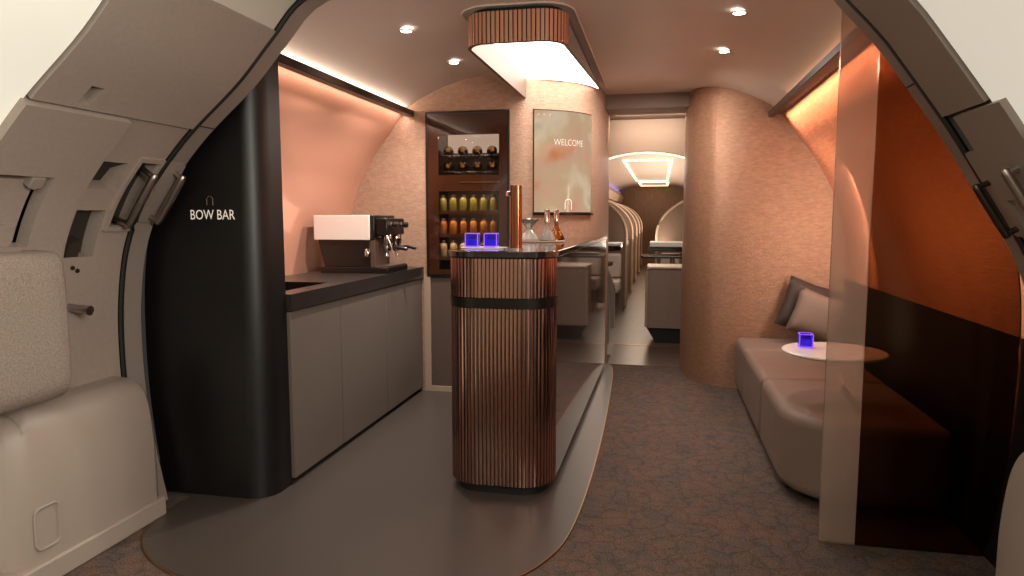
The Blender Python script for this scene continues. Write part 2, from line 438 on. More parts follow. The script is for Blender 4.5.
YS, YL = 2.59, 2.73     # seam of the door opening, edge of the door surround
for side, P, sg in (('left', PL, -1), ('right', PR, 1)):
    sA = 1.04 if sg < 0 else 1.20
    # pale lining nearer the camera, dark seal, lip around the opening
    bm = B(); lining(bm, P, -1.2, 1.41, 0, P.L, 0)
    lining(bm, P, 1.82, YS, 0, sA, 0)
    struct('wall_%s_entry' % side, bm, 'lining' )
    bm = B(); lining(bm, P, 1.46, 1.82, 0, P.L, 0)
    if sg > 0: lining(bm, P, 1.82, 2.27, sA, 1.82, 0)
    struct('glow_panel_%d' % (1 if sg < 0 else 2), bm, 'glow_lining')  # plain lining with added glow, neither window nor lamp
    bm = B(); lining(bm, P, 1.40, 1.47, 0, P.L, -.012); lining(bm, P, 1.80, 2.62, sA - .02, P.L, -.075)
    struct('trim_%d' % (7 if sg < 0 else 8), bm, 'gasket')
    bm = B(); curved_panel(bm, P, YS + .028, YL, 0, P.L, -.10, .0)
    struct('trim_%d' % (9 if sg < 0 else 10), bm, 'door_lip', bevel=.0)
    bm = B(); tube(bm, [P.xyz(q, YS + .012, .006) for q in steps(.6, P.L, .04)], .011, 6); tube(bm, [P.xyz(1.56, YS + .02, .0), P.xyz(1.56, YL, .0)], .003, 6)  # thick dark bead added to stand in for the shadow gap at the lip
    struct('trim_%d' % (20 if sg < 0 else 21), bm, 'gasket')
bm = B(); sheet(bm, [[(x, -1.2, z) for x in (-2.4, 1.3)] for z in (0, 2.3)]); struct('wall_front', bm, 'lining')
# closure between the surround lip and the bar side walls / ceiling
for side, P, sg in (('left', PL, -1), ('right', PR, 1)):
    bm = B(); qs = steps(0, P.L, .06)
    sheet(bm, [[P.xyz(q, YL, 0) for q in qs], [P.xyz(q, YL + .02, -.30) for q in qs]])
    struct('trim_%d' % (11 if sg < 0 else 12), bm, 'gasket')

def grip(bm, P, y, q0, q1, d=.05, r=.013):
    """straight grab bar standing off the curve on two feet"""
    a, b = Vector(P.xyz(q0, y, d)), Vector(P.xyz(q1, y, d)); fa, fb = Vector(P.xyz(q0 + .02, y, -.02)), Vector(P.xyz(q1 - .01, y, -.02))
    tube(bm, [a.lerp(b, t) for t in (0, .03, .1, .5, .9, .97, 1)], [r*.6, r*.9, r, r*1.05, r, r*.9, r*.6], 12)
    tube(bm, [b.lerp(a, .06), fb], r * .75, 8); tube(bm, [a.lerp(b, .06), fa], r * .75, 8)
    return bm

# left door
d1 = thing('door_1', None, None, (-2.2, 2.2, 0)); d1['kind'] = 'structure'
notch = (1.99, 2.045, 1.475, 1.555)
bm = B(); curved_panel(bm, PL, 1.83, YS, 1.04, 1.575, -.06, .012, [notch]); link('upper_panel', bm, 'door', d1)
bm = B(); curved_panel(bm, PL, 1.99, 2.045, 1.475, 1.555, -.06, -.045); sheet(bm, [[PL.xyz(1.475, y, 0) for y in (1.99, 2.045)], [PL.xyz(1.54, y, -.05) for y in (1.99, 2.045)]]); link('latch_pocket', bm, 'pocket', d1)
lat = (1.83, 2.085, 1.865, 2.155)
bm = B(); curved_panel(bm, PL, 1.81, 2.245, 1.585, 2.40, -.06, .03, [lat], .05); link('side_panel', bm, 'door', d1)
bm = B(); curved_panel(bm, PL, 1.83, 2.05, 1.90, 2.155, -.05, .0); link('inner_plate', bm, 'door', d1)
bm = B(); ys_poly(bm, PL, [(2.005, 1.872), (2.06, 1.872), (2.06, 1.915), (2.03, 1.925), (2.005, 1.915)], -.02, .028); link('latch', bm, 'door_lip', d1, bevel=.004)
bm = B(); curved_panel(bm, PL, 1.90, 2.03, 2.075, 2.155, -.0, .012); link('latch_cover', bm, 'door', d1)
pk1 = (2.27, 2.41, 1.795, 1.925); pk2 = (2.285, 2.43, 2.02, 2.22); hs1 = (2.455, 2.575, 1.765, 2.10)
bm = B(); curved_panel(bm, PL, 2.25, YS, 1.585, 2.80, -.06, .0, [pk1, pk2, hs1], .07); link('lower_panel', bm, 'door', d1)
bm = B(); sheet(bm, [[PL.xyz(q, y, d) for y in (2.27, 2.41)] for q, d in ((1.795, -.005), (1.86, -.055), (1.925, -.065))]); link('latch_pocket', bm, 'pocket', d1)
bm = B(); curved_panel(bm, PL, 2.285, 2.43, 2.02, 2.22, -.08, -.06); ys_poly(bm, PL, [(2.30, 2.17), (2.36, 2.15), (2.36, 2.22), (2.30, 2.22)], -.06, -.005); link('latch_pocket', bm, 'pocket', d1)
bm = B(); curved_panel(bm, PL, 2.455, 2.575, 1.765, 2.10, -.08, -.05); link('handle_recess', bm, 'pocket', d1)
bm = B(); curved_panel(bm, PL, 2.445, 2.585, 1.755, 2.11, .0, .012, [(2.462, 2.568, 1.775, 2.09)], .02); link('handle_frame', bm, 'door', d1)
bm = B(); grip(bm, PL, 2.515, 1.80, 2.075, .05, .016); link('handle', bm, 'steel', d1)
bm = B(); p, q = Vector(PL.xyz(2.42, 2.33, -.02)), Vector(PL.xyz(2.42, 2.33, .10)); tube(bm, [p, p.lerp(q, .15), p.lerp(q, .16), q.lerp(p, .3), q], [.028, .028, .016, .016, .02], 14); link('knob', bm, 'steel', d1)
bm = B()
for y, q in ((2.335, 2.262), (2.36, 2.275)):
    lathe(bm, [(0, .006), (.008, .006), (.010, 0)], PL.xyz(q, y, .0), 10, axis='X')
link('screw', bm, 'gasket', d1)
# bustle with the slide pack: rounded cover on a plinth
sec = [(-2.22, .09), (-2.10, .09), (-2.105, .30), (-2.115, .50), (-2.14, .585), (-2.20, .625), (-2.27, .63)]
def bustle(xf, yN, yF, sg):
    """plan with the near end turning back to the wall"""
    bm = B(); rows = []
    prof = catmull([(0, .075), (.0, .30), (.012, .46), (.03, .545), (.06, .59), (.11, .615), (.20, .62)], 4)
    plan = [(.26, yN), (.16, yN), (.07, yN + .02), (.02, yN + .06), (0, yN + .13), (0, (yN + yF) / 2), (0, yF - .035), (.012, yF - .01), (.04, yF), (.26, yF)]
    plan = plan[:1] + catmull(plan[1:6], 4) + plan[6:]
    for dz, z in [(p, z) for p, z in prof]:
        rows.append([(xf + sg * max(px + dz * (1 if px < .05 else .4), 0), y + (dz*.5 if y < yN + .1 else (-dz*.2 if y > yF - .02 else 0)), z) for px, y in plan])
    sheet(bm, rows)
    return bm, plan
bm, plan = bustle(-2.105, 1.86, 2.575, -1); bl = link('slide_cover', bm, 'bustle', d1, angle=1.2)
bm = B(); pts = rrect(1.945, 2.045, .135, .285, .025)
tube(bm, [(-2.103, y, z) for y, z in pts], .005, 6, closed=True); link('cover_emblem_frame', bm, 'bustle', bl)
bm = B(); box(bm, -2.30, -2.092, 1.80, 2.585, 0, .085); link('plinth', bm, 'bustle', d1, bevel=.008)
# upper textured bustle
bm = B()
rows = []
for z, dx in catmull([(.665, .10), (.672, .05), (.70, .015), (.76, 0), (.95, 0), (1.12, .005), (1.175, .03), (1.185, .1)], 4):
    rows.append([(-2.00 - dx + (-.3 if p == 0 else 0), y, z) for p, y in ((0, 1.6), (1, 1.6), (1, 1.98), (1, 2.03))] + [(-2.02 - dx, 2.055, z), (-2.06 - dx, 2.065, z), (-2.3, 2.065, z)])
sheet(bm, rows); link('stowage_cover', bm, 'textured', d1, angle=1.0)
# grab handle on the left surround
h = thing('grab_handle', 'grey metal grab bar on the left doorway rim beside the black bow bar cabinet', 'handle', PL.xyz(1.9, 2.66, 0))
bm = B(); ys_poly(bm, PL, rrect(2.61, 2.72, 1.76, 2.07, .02), .001, .012); link('back_plate', bm, 'door_lip', h)
bm = B(); grip(bm, PL, 2.675, 1.79, 2.055, .055, .016); link('bar', bm, 'steel', h)

# right door
d2 = thing('door_2', None, None, (1.15, 2.2, 0)); d2['kind'] = 'structure'
bm = B(); curved_panel(bm, PR, 2.28, YS, 1.20, 1.70, -.06, .012); link('upper_panel', bm, 'door_lip', d2)
bm = B(); curved_panel(bm, PR, 2.19, 2.50, 1.71, 2.02, -.06, .02); link('latch_panel', bm, 'door_lip', d2)
bm = B(); curved_panel(bm, PR, 1.83, YS, 2.03, 2.85, -.06, .0); link('lower_panel', bm, 'door', d2)
bm, plan = bustle(1.055, 1.75, 2.40, 1); link('slide_cover', bm, 'bustle', d2, angle=1.2)
bm = B(); box(bm, 1.045, 1.26, 1.70, 2.41, 0, .085); link('plinth', bm, 'bustle', d2, bevel=.008)
bm = B(); curved_panel(bm, PR, 2.26, 2.36, 1.86, 2.14, -.0, .014); grip(bm, PR, 2.31, 1.90, 2.12, .05, .014); link('handle', bm, 'steel', d2)
h = thing('grab_handle', 'dark metal grab bar on the right doorway rim over the bronze glass', 'handle', PR.xyz(1.95, 2.6, 0))
bm = B(); ys_poly(bm, PR, rrect(2.50, 2.60, 1.84, 2.16, .02), .0, .014); link('back_plate', bm, 'door_lip', h)
bm = B(); grip(bm, PR, 2.55, 1.94, 2.14, .05, .013); link('bar', bm, mat('dark_steel', '#5a534d', .28, 1.0), h)

# ------------------------------------------------------------------ black tall cabinet with the bar's name
t = thing('tall_cabinet', 'matte black tall cabinet with rounded corner lettered bow bar beside the left door', 'cabinet', (-2.0, 2.88, 0))
poly = [(CX - u + .004, z) for u, z in SIDES if z < 2.0]
edge_x = -1.725
pl2 = [(edge_x, 0)] + list(reversed(poly)) + [(-1.84, 2.0), (-1.80, 2.06), (edge_x, 2.10)]
bm = B(); prism_y(bm, pl2, 2.80, 3.0)
es = [e for e in bm.edges if all(abs(v.co.x - edge_x) < 1e-4 and abs(v.co.y - 2.80) < 1e-4 for v in e.verts)]
bmesh.ops.bevel(bm, geom=es, offset=.115, segments=14, affect='EDGES', profile=.5)
link('body', bm, 'black', t, angle=.5)
bm = text_mesh('BOW BAR', .062)
for v in bm.verts: v.co = Vector((-1.955 + v.co.x * .80, 2.797, 1.308 + v.co.y))
link('lettering', bm, 'lettering', t, smooth=False)
bm = B(); pts = [(-1.981, 1.352), (-1.981, 1.376)] + [(-1.966 + .015*math.cos(a), 1.376 + .017*math.sin(a)) for a in [PI - PI*i/8 for i in range(1, 8)]] + [(-1.951, 1.376), (-1.951, 1.352)]
tube(bm, [(x, 2.799, z) for x, z in pts], .0022, 6); link('logo', bm, 'lettering_dim', t)

# ------------------------------------------------------------------ base cabinets, worktop, sink, coffee machine
XF = -1.71
for i, (y0, y1, lab) in enumerate(((3.005, 3.545, 'taupe base cabinet nearest the black cabinet, below the sink'), (3.545, 4.20, 'taupe base cabinet in the middle of the row under the black worktop'), (4.20, 4.90, 'taupe base cabinet at the end of the row beside the fridge, below the coffee machine'))):
    t = thing('base_cabinet', lab, 'cabinet', (-2.0, (y0 + y1) / 2, 0), 'base cabinets under the worktop')
    bm = B(); box(bm, -2.24, XF - .022, y0 + .001, y1 - .001, .05, .853 if i == 2 else .69); link('carcass', bm, 'cabinet', t)
    bm = B(); box(bm, XF - .02, XF, y0 + .003, y1 - .003, .035, .850); link('door', bm, 'cabinet', t, bevel=.002)
    bm = B(); box(bm, -2.2, XF - .06, y0 + .001, y1 - .001, 0, .05); link('plinth', bm, 'dark', t)
bm = B(); xs = (-2.27, -2.07, -1.81, XF + .012); yy = (3.003, 3.10, 3.60, 4.905)
for a in range(3):
    for b in range(3):
        if a == 1 and b == 1: continue
        box(bm, xs[a], xs[a+1], yy[b], yy[b+1], .856, .936)
bmesh.ops.remove_doubles(bm, verts=bm.verts, dist=1e-5)
dup = {}
for f in list(bm.faces):
    k = tuple(sorted(v.index for v in f.verts)) if False else tuple(sorted(tuple(round(c, 4) for c in v.co) for v in f.verts))
    dup.setdefault(k, []).append(f)
bmesh.ops.delete(bm, geom=[f for l in dup.values() if len(l) > 1 for f in l], context='FACES_ONLY')
w = link('worktop', bm, 'worktop', loc=(-2.0, 3.95, .856), smooth=False); tag(w, 'long black worktop over the taupe base cabinets', 'worktop')
t = thing('sink', 'dark rectangular sink let into the near end of the black worktop', 'sink', (-1.94, 3.35, .70))
bm = B(); box(bm, -2.068, -1.812, 3.102, 3.598, .70, .934)
bmesh.ops.delete(bm, geom=[f for f in bm.faces if all(v.co.z > .9 for v in f.verts)], context='FACES_ONLY'); link('basin', bm, 'machine_black', t)
bm = B(); lathe(bm, [(0, .004), (.03, .004), (.034, 0)], (-1.94, 3.35, .701), 16); link('drain', bm, 'steel', t)

t = thing('coffee_machine', 'black espresso machine with a white side panel on the black worktop', 'coffee machine', (-1.95, 4.45, .936))
Y0, Y1 = 4.24, 4.60
bm = B(); box(bm, -2.18, -1.708, Y0, Y1, .936, .975); link('base', bm, 'machine_black', t, bevel=.004)
bm = B(); prism_y(bm, [(-2.155, .975), (-1.835, .975), (-1.835, 1.155), (-2.20, 1.155)], Y0 + .01, Y1 - .01); link('body', bm, 'machine_black', t, bevel=.004)
bm = B(); box(bm, -2.215, -1.828, Y0 - .012, Y0 + .004, 1.152, 1.312); link('side_panel', bm, 'machine_panel', t, bevel=.003)
bm = B(); box(bm, -2.215, -1.80, Y0 + .005, Y1, 1.156, 1.312); link('upper_body', bm, 'machine_black', t, bevel=.005)
bm = B(); box(bm, -1.799, -1.722, Y0 + .03, Y1 - .02, 1.182, 1.292); link('front_panel', bm, 'machine_black', t, bevel=.006)
bm = B(); box(bm, -1.833, -1.800, Y0 + .012, Y0 + .20, .976, 1.154); link('back_plate', bm, 'machine_brown', t, bevel=.002)
for yk in (Y0 + .09, Y0 + .27):
    bm = B(); lathe(bm, [(0, 0), (.018, 0), (.018, .008), (.013, .010), (.013, .022), (.020, .025), (.020, .048), (.016, .052), (0, .052)], (-1.722, yk, 1.248), 16, axis='X'); link('steam_knob', bm, 'machine_black', t)
    bm = B(); lathe(bm, [(.020, 0), (.020, .010), (.0205, .010)], (-1.716, yk, 1.248), 16, axis='X'); link('knob_ring', bm, 'chrome', t)
for yk in (Y0 + .10, Y0 + .27):
    gx = -1.752
    bm = B(); lathe(bm, [(0, .078), (.030, .078), (.034, .072), (.034, .02), (.028, .012), (.028, 0), (0, 0)], (gx, yk, 1.110), 20); link('group_head', bm, 'chrome', t)
    bm = B(); lathe(bm, [(0, 0), (.016, .004), (.026, .012), (.028, .030), (.032, .034), (.032, .044), (0, .044)], (gx, yk, 1.067), 20)
    for sy in (-1, 1): tube(bm, [(gx, yk, 1.075), (gx, yk + sy * .008, 1.057), (gx, yk + sy * .016, 1.045)], .006, 8)
    pf = link('portafilter', bm, 'chrome', t)
    bm = B(); tube(bm, [(gx + .03, yk, 1.100), (gx + .05, yk, 1.102), (gx + .06, yk, 1.102), (gx + .10, yk, 1.098), (gx + .13, yk, 1.092), (gx + .14, yk, 1.090)], [.006, .007, .010, .012, .013, .008], 10); link('handle', bm, 'machine_black', pf)
bm = B(); tube(bm, [(-1.735, Y0 + .05, 1.185), (-1.705, Y0 + .05, 1.12), (-1.685, Y0 + .05, 1.05), (-1.68, Y0 + .05, 1.02)], .0035, 8); link('steam_wand', bm, 'chrome', t)
bm = B(); box(bm, -1.80, -1.715, Y0 + .01, Y1 - .01, .976, .983); link('drip_tray', bm, 'steel', t)
bm = B(); lathe(bm, [(0, 0), (.020, .006), (.024, .03), (.016, .055), (.0, .06)], (-1.845, Y0 - .002, 1.04), 14); link('valve_cap', bm, 'chrome', t)

# ------------------------------------------------------------------ fridge unit with bottles
t = thing('drinks_fridge', 'tall dark bronze drinks fridge with lit glass pane and bottles inside, set into the wall', 'fridge', (-1.36, 5.1, .865))
FX0, FX1, FZ0, FZ1 = -1.668, -1.052, .870, 2.050
bm = B()
box(bm, FX0, FX0 + .012, 4.895, 5.45, FZ0, FZ1); box(bm, FX1 - .012, FX1, 4.895, 5.45, FZ0, FZ1)
box(bm, FX0 + .012, FX1 - .012, 4.895, 5.45, FZ0, FZ0 + .012); box(bm, FX0 + .012, FX1 - .012, 4.895, 5.45, FZ1 - .012, FZ1)
link('frame', bm, 'machine_black', t)
bm = B(); box(bm, FX0 + .012, FX1 - .012, 5.40, 5.42, FZ0 + .012, FZ1 - .012); link('back_panel', bm, 'fridge_in', t)
bm = B(); box(bm, -1.65, -1.20, 5.385, 5.399, 1.80, 2.0); link('light_panel', bm, 'cream_back', t)
IX0, IX1 = -1.575, -1.125
bz = B()
box(bz, FX0 + .013, IX0, 4.90, 4.915, FZ0 + .013, FZ1 - .013); box(bz, IX1, FX1 - .013, 4.90, 4.915, FZ0 + .013, FZ1 - .013)
box(bz, IX0, IX1, 4.90, 4.915, 1.885, FZ1 - .013); box(bz, IX0, IX1, 4.90, 4.915, 1.485, 1.60); box(bz, IX0, IX1, 4.90, 4.915, FZ0 + .013, .92)
dr = link('door', bz, 'fridge_bezel', t, smooth=False)
bm = B(); box(bm, IX0, IX1, 4.905, 4.909, .92, 1.485); box(bm, IX0, IX1, 4.905, 4.909, 1.60, 1.885); link('pane', bm, 'fridge_glass', dr, smooth=False)
bm = B(); box(bm, -1.42, -1.12, 4.893, 4.899, 1.545, 1.552); link('handle_strip', bm, 'brass', dr)
for z in (1.745, 1.63):
    bm = B()
    for y in (5.0, 5.12, 5.24): tube(bm, [(-1.60, y, z), (-1.12, y, z)], .004, 6)
    for x in (-1.55, -1.45, -1.35, -1.25, -1.15): tube(bm, [(x, 4.97, z), (x, 5.3, z)], .003, 6)
    link('wire_rack', bm, 'chrome', t)
for z in (1.335, 1.165, 1.0):
    bm = B(); box(bm, FX0 + .02, FX1 - .02, 4.95, 5.38, z - .012, z); link('shelf', bm, 'fridge_in', t)
    bm = B(); box(bm, FX0 + .02, FX1 - .02, 4.94, 4.948, z - .014, z + .012); link('shelf_edge', bm, 'pale_trim', t)
def lying_bottle():
    o = thing('wine_bottle', 'x', 'bottle', (0, 0, 0), 'wine bottles lying in the fridge rack')
    bm = B(); lathe(bm, [(0, .30), (.036, .30), (.039, .29), (.039, .12), (.034, .09), (.016, .05), (.014, .03)], (0, -.15, 0), 16, axis='Y'); link('glass', bm, 'bottle_dark', o)
    bm = B(); lathe(bm, [(.0148, .045), (.0148, .0), (.0, -.001)], (0, -.15, 0), 12, axis='Y'); link('foil', bm, 'foil', o)
    return o
ORD = ('first', 'second', 'third', 'fourth', 'fifth', 'sixth')
wp = lying_bottle(); first = True
for z, rn in ((1.789, 'upper'), (1.674, 'lower')):
    for k in range(4):
        o = wp if first else copy_tree(wp); first = False
        o.location = (-1.57 + .112 * k, 5.14, z); o.rotation_euler.z = .25
        o['label'] = 'dark wine bottle lying on the %s fridge rack, %s from the left' % (rn, ORD[k])
def small_bottle(m):
    o = thing('juice_bottle', 'x', 'bottle', (0, 0, 0), 'small bottles standing on the fridge shelves')
    bm = B(); lathe(bm, [(0, 0), (.025, 0), (.028, .004), (.028, .082), (.024, .098), (.014, .106), (.013, .118), (0, .118)], (0, 0, 0), 14); link('glass', bm, m, o)
    bm = B(); lathe(bm, [(.0150, .108), (.0150, .126), (0, .127)], (0, 0, 0), 12); link('cap', bm, 'machine_brown', o)
    return o
for z, mm, cn, rn in ((1.336, 'b_green', 'green', 'top'), (1.166, 'b_orange', 'orange', 'middle'), (1.001, 'b_cream', 'cream', 'bottom')):
    pr = small_bottle(mm)
    for k in range(6):
        o = pr if k == 0 else copy_tree(pr)
        o.location = (-1.577 + .077 * k, 5.02, z)
        o['label'] = 'small %s bottle standing on the %s glazed fridge shelf, %s from the left' % (cn, rn, ORD[k])
        o['group'] = '%s bottles on the fridge shelf' % cn
# cabinet below the fridge
t = thing('wall_cabinet', 'dark taupe low cabinet front in a pale frame beneath the drinks fridge', 'cabinet', (-1.36, 4.92, 0))
bm = B(); box(bm, -1.695, -1.645, 4.90, 4.935, .006, .864); box(bm, -1.645, -1.06, 4.90, 4.935, .006, .045); link('frame', bm, 'pale_trim', t)
bm = B(); box(bm, -1.643, -1.06, 4.912, 4.936, .047, .862); link('door', bm, 'taupe', t, bevel=.002)

# ------------------------------------------------------------------ welcome display on the curved wall
mon2 = [Vector(p) for p in MON]; ml = [0]
for a, b in zip(mon2, mon2[1:]): ml.append(ml[-1] + (b - a).length)
def mon_at(s, d=0):
    i = 0
    while i < len(ml) - 2 and ml[i+1] < s: i += 1
    k = (s - ml[i]) / (ml[i+1] - ml[i]); p = mon2[i].lerp(mon2[i+1], k); tt = (mon2[i+1] - mon2[i]).normalized()
    n = Vector((tt.y, -tt.x)); return p + n * d
def s_of_x(x):
    for i in range(len(mon2) - 1):
        if mon2[i].x <= x <= mon2[i+1].x: return ml[i] + (ml[i+1] - ml[i]) * (x - mon2[i].x) / (mon2[i+1].x - mon2[i].x)
sa, sb = s_of_x(-.885), s_of_x(-.525)
t = thing('welcome_screen', 'tall curved display with a cloudy picture and the word welcome on the bronze wall', 'screen', (-.7, 5.07, 1.33))
SZ0, SZ1 = 1.335, 2.05
def curved_slab(bm, s0, s1, z0, z1, d0, d1):
    qs = steps(s0, s1, .03)
    o = [mon_at(s, d1) for s in qs]; i = [mon_at(s, d0) for s in qs]
    return prism(bm, [(p.x, p.y) for p in o] + [(p.x, p.y) for p in reversed(i)], z0, z1)
bm = B(); curved_slab(bm, sa - .006, sb + .006, SZ0 - .006, SZ1 + .006, .001, .010); link('frame', bm, 'display_bar', t)
bm = B(); qs = steps(sa, sb, .02); sheet(bm, [[(mon_at(s, .012).x, mon_at(s, .012).y, z) for s in qs] for z in (SZ0, SZ1)]); link('display', bm, 'display', t)
bm = B(); curved_slab(bm, sa - .01, sb + .03, SZ0 - .022, SZ0 - .007, .001, .022); link('lower_rail', bm, 'display_bar', t)
def on_screen(bm, sc, z):
    for v in bm.verts:
        p = mon_at(sc + v.co.x, .0145); v.co = Vector((p.x, p.y, z + v.co.y))
    return bm
scn = s_of_x(-.655)
bm = text_mesh('WELCOME', .066, -.0014); bm2 = bm
bmesh.ops.scale(bm, vec=(.82, 1, 1), verts=bm.verts); on_screen(bm, scn, 1.83); link('lettering', bm, 'lettering_glow', t, smooth=False)
bm = B(); pts = [(-.028, -.045), (-.028, 0)] + [(.028*math.cos(a), .03*math.sin(a)) for a in [PI - PI*i/10 for i in range(1, 10)]] + [(.028, 0), (.028, -.045)]
path = []
for x, y in pts:
    p = mon_at(scn - .01 + x, .0145); path.append((p.x, p.y, 1.40 + y))
tube(bm, path, .0022, 6); link('logo', bm, 'lettering_glow', t)
for k in range(3):
    bm = B(); p = mon_at(sa + .03 + .04 * k, .0135); lathe(bm, [(0, -.002), (.008, -.002), (.009, 0)], (p.x, p.y, 2.018), 10, axis='Y'); link('status_icon', bm, 'pale_trim', t)

# ------------------------------------------------------------------ bar counter (island)
IXL, IXR, IY = -.970, -.466, 3.065
R_ = .155
def island(off=0, back_l=4.90, back_r=5.78, n=20):
    xl, xr, y, r = IXL - off, IXR + off, IY - off, R_ + off
    pts = [(xl, back_l)]
    for i in range(n + 1):
        a = PI + PI/2 * i / n; pts.append((xl + r + r*math.cos(a), y + r + r*math.sin(a)))
    for i in range(n + 1):
        a = 1.5*PI + PI/2 * i / n; pts.append((xr - r + r*math.cos(a), y + r + r*math.sin(a)))
    pts.append((xr, back_r)); return pts
def close_back(p):   # follow the curved wall behind
    return p[:-1] + [(p[-1][0], 5.30), (-.60, 5.13), (-.70, 5.035), (-.82, 4.955), (-.93, 4.893)]
t = thing('bar_counter', 'rounded bar counter clad in copper slats with a glossy dark top', 'bar counter', (-.71, 3.9, 0))
# slat strip path: left side from y=3.55 round the front to the start of the right flat side
def slats(z0, z1, pitch=.0182, off=0, yl=3.5):
    base = island(off); path = [Vector((base[0][0], yl))] + [Vector(p) for p in base[1:-1]] + [Vector((base[-1][0], IY + R_ + .02))]
    cum = [0]
    for a, b in zip(path, path[1:]): cum.append(cum[-1] + (b - a).length)
    def at(s, d):
        i = 0
        while i < len(cum) - 2 and cum[i+1] < s: i += 1
        k = (s - cum[i]) / max(1e-9, cum[i+1] - cum[i]); tt = (path[i+1] - path[i]).normalized(); return path[i].lerp(path[i+1], k) + Vector((tt.y, -tt.x)) * d
    n = int(cum[-1] / pitch); pitch = cum[-1] / n
    bm = B(); rows = []
    for i in range(n):
        s0 = i * pitch; g = .0042
        for s, d, kind in ((s0, -.006, 1), (s0 + .0005, 0, 0), (s0 + pitch * .5 - g/2, .0013, 0), (s0 + pitch - g, 0, 1), (s0 + pitch - g + .0005, -.006, 1)):
            p = at(min(s, cum[-1]), d); rows.append((p, kind))
    rows.append((at(cum[-1], -.006), 1))
    va = [bm.verts.new((p.x, p.y, z0)) for p, k in rows]; vb = [bm.verts.new((p.x, p.y, z1)) for p, k in rows]
    for i in range(len(rows) - 1):
        bm.faces.new((va[i], va[i+1], vb[i+1], vb[i])).material_index = rows[i][1]
    return bm
link('slatted_front', slats(.055, .885), ['copper', 'trim_dark'], t, smooth=False)
link('slatted_apron', slats(.935, 1.112), ['copper', 'trim_dark'], t, smooth=False)
bm = B(); prism(bm, close_back(island(-.035)), .006, .056); link('plinth', bm, 'dark', t)
bm = B(); prism(bm, close_back(island(-.008)), .056, 1.112); link('core', bm, 'dark', t)
bm = B(); pb = island(.004); prism(bm, [(pb[0][0], 3.5)] + pb[1:-1] + [(pb[-1][0], 3.25), (pb[-1][0] - .03, 3.25), (IXL + .03, 3.5)], .888, .933); link('band', bm, mat('band', '#2b2522', .25, .6), t, angle=.5)
bm = B(); prism(bm, [(IXR, IY + R_ + .022), (-.440, 5.93), (-.448, 5.93), (IXR - .008, IY + R_ + .022)], .056, 1.112); link('side_panel', bm, 'bronze_gloss', t)
bm = B(); box(bm, IXL, IXL + .012, 3.502, 4.90, .056, 1.112); link('side_panel', bm, 'bronze_gloss', t)
bm = B(); prism(bm, island(.012)[:-1] + [(-.430, 5.93), (-.446, 5.93), (-.450, 5.70), (-.49, 5.36), (-.55, 5.20), (-.65, 5.06), (-.78, 4.965), (-.89, 4.905)], 1.116, 1.146); link('countertop', bm, 'bartop', t, bevel=.004, angle=.5)
ZB = 1.146
# beer tap column
t = thing('tap_column', 'slim copper tap column standing on the bar counter behind the purple glasses', 'tap', (-.675, 3.30, ZB))
bm = B(); prism(bm, rrect(-.702, -.648, 3.28, 3.33, .016), ZB, ZB + .305); link('column', bm, 'copper_tube', t, bevel=.003, angle=.5)
bm = B(); tube(bm, [(-.702, 3.295, ZB + .265), (-.716, 3.285, ZB + .265)], .012, 10); link('tap_button', bm, 'chrome', t)
bm = B(); prism(bm, rrect(-.735, -.645, 3.27, 3.34, .02), ZB, ZB + .006); link('base_plate', bm, 'chrome', t)
# trays, glasses, decanters
bm = B(); pts = [(-.845 + .12 * math.cos(a), 3.36 + .085 * math.sin(a)) for a in [2*PI*i/32 for i in range(32)]]
prism(bm, pts, ZB, ZB + .006); o = link('serving_tray', bm, 'white', loc=(-.845, 3.36, ZB), bevel=.002); tag(o, 'pale oval tray under the two purple glasses on the bar', 'tray')
def tumbler(label, loc, grp):
    o = thing('tumbler', label, 'glass', loc, grp)
    x, y, z = loc; w = .031
    bm = B(); prism(bm, rrect(x - w, x + w, y - w, y + w, .012), z, z + .066)
    bmesh.ops.delete(bm, geom=[f for f in bm.faces if len(f.verts) > 4 and f.calc_center_median().z > z + .05], context='FACES_ONLY')
    link('glass_wall', bm, 'purple', o, angle=.5)
    bm = B(); w2 = .0262; prism(bm, rrect(x - w2, x + w2, y - w2, y + w2, .009), z + .010, z + .036); link('drink', bm, 'purple_drink_glow', o)
    bm = B(); tube(bm, [(px, py, z + .066) for px, py in rrect(x - w, x + w, y - w, y + w, .012)], .0022, 6, closed=True)
    tube(bm, [(px, py, z + .003) for px, py in rrect(x - w, x + w, y - w, y + w, .012)], .003, 6, closed=True)
    for sx in (-1, 1): tube(bm, [(x + sx * w, y - w + .004, z), (x + sx * w, y - w + .004, z + .066)], .0025, 6)
    link('rim', bm, 'purple_rim_glow', o)
    return o
tumbler('square purple glass tumbler on the bar tray, farther from the copper tap column', (-.905, 3.36, ZB + .007), 'purple tumblers on the bar')
tumbler('square purple glass tumbler on the bar tray, next to the copper tap column', (-.812, 3.37, ZB + .007), 'purple tumblers on the bar')
bm = B(); prism(bm, rrect(-.90, -.575, 4.18, 4.36, .02), ZB, ZB + .010); o = link('bar_mat', bm, 'pale_trim', loc=(-.74, 4.27, ZB), bevel=.002); tag(o, 'thin pale mat under the glass decanters on the bar', 'mat')
t = thing('carafe', 'clear glass carafe pinched at the waist with a wide open funnel mouth on the bar', 'carafe', (-.79, 4.27, ZB + .010))
z = ZB + .011
bm = B(); lathe(bm, [(0, 0), (.054, 0), (.058, .006), (.050, .025), (.030, .050), (.014, .066), (0, .066)], (-.79, 4.27, z), 28); link('base', bm, 'frosted', t)
bm = B(); lathe(bm, [(.012, .066), (.020, .080), (.040, .105), (.062, .130), (.060, .131), (.036, .106), (.016, .082), (.010, .070)], (-.79, 4.27, z), 28); link('funnel', bm, 'clear', t)
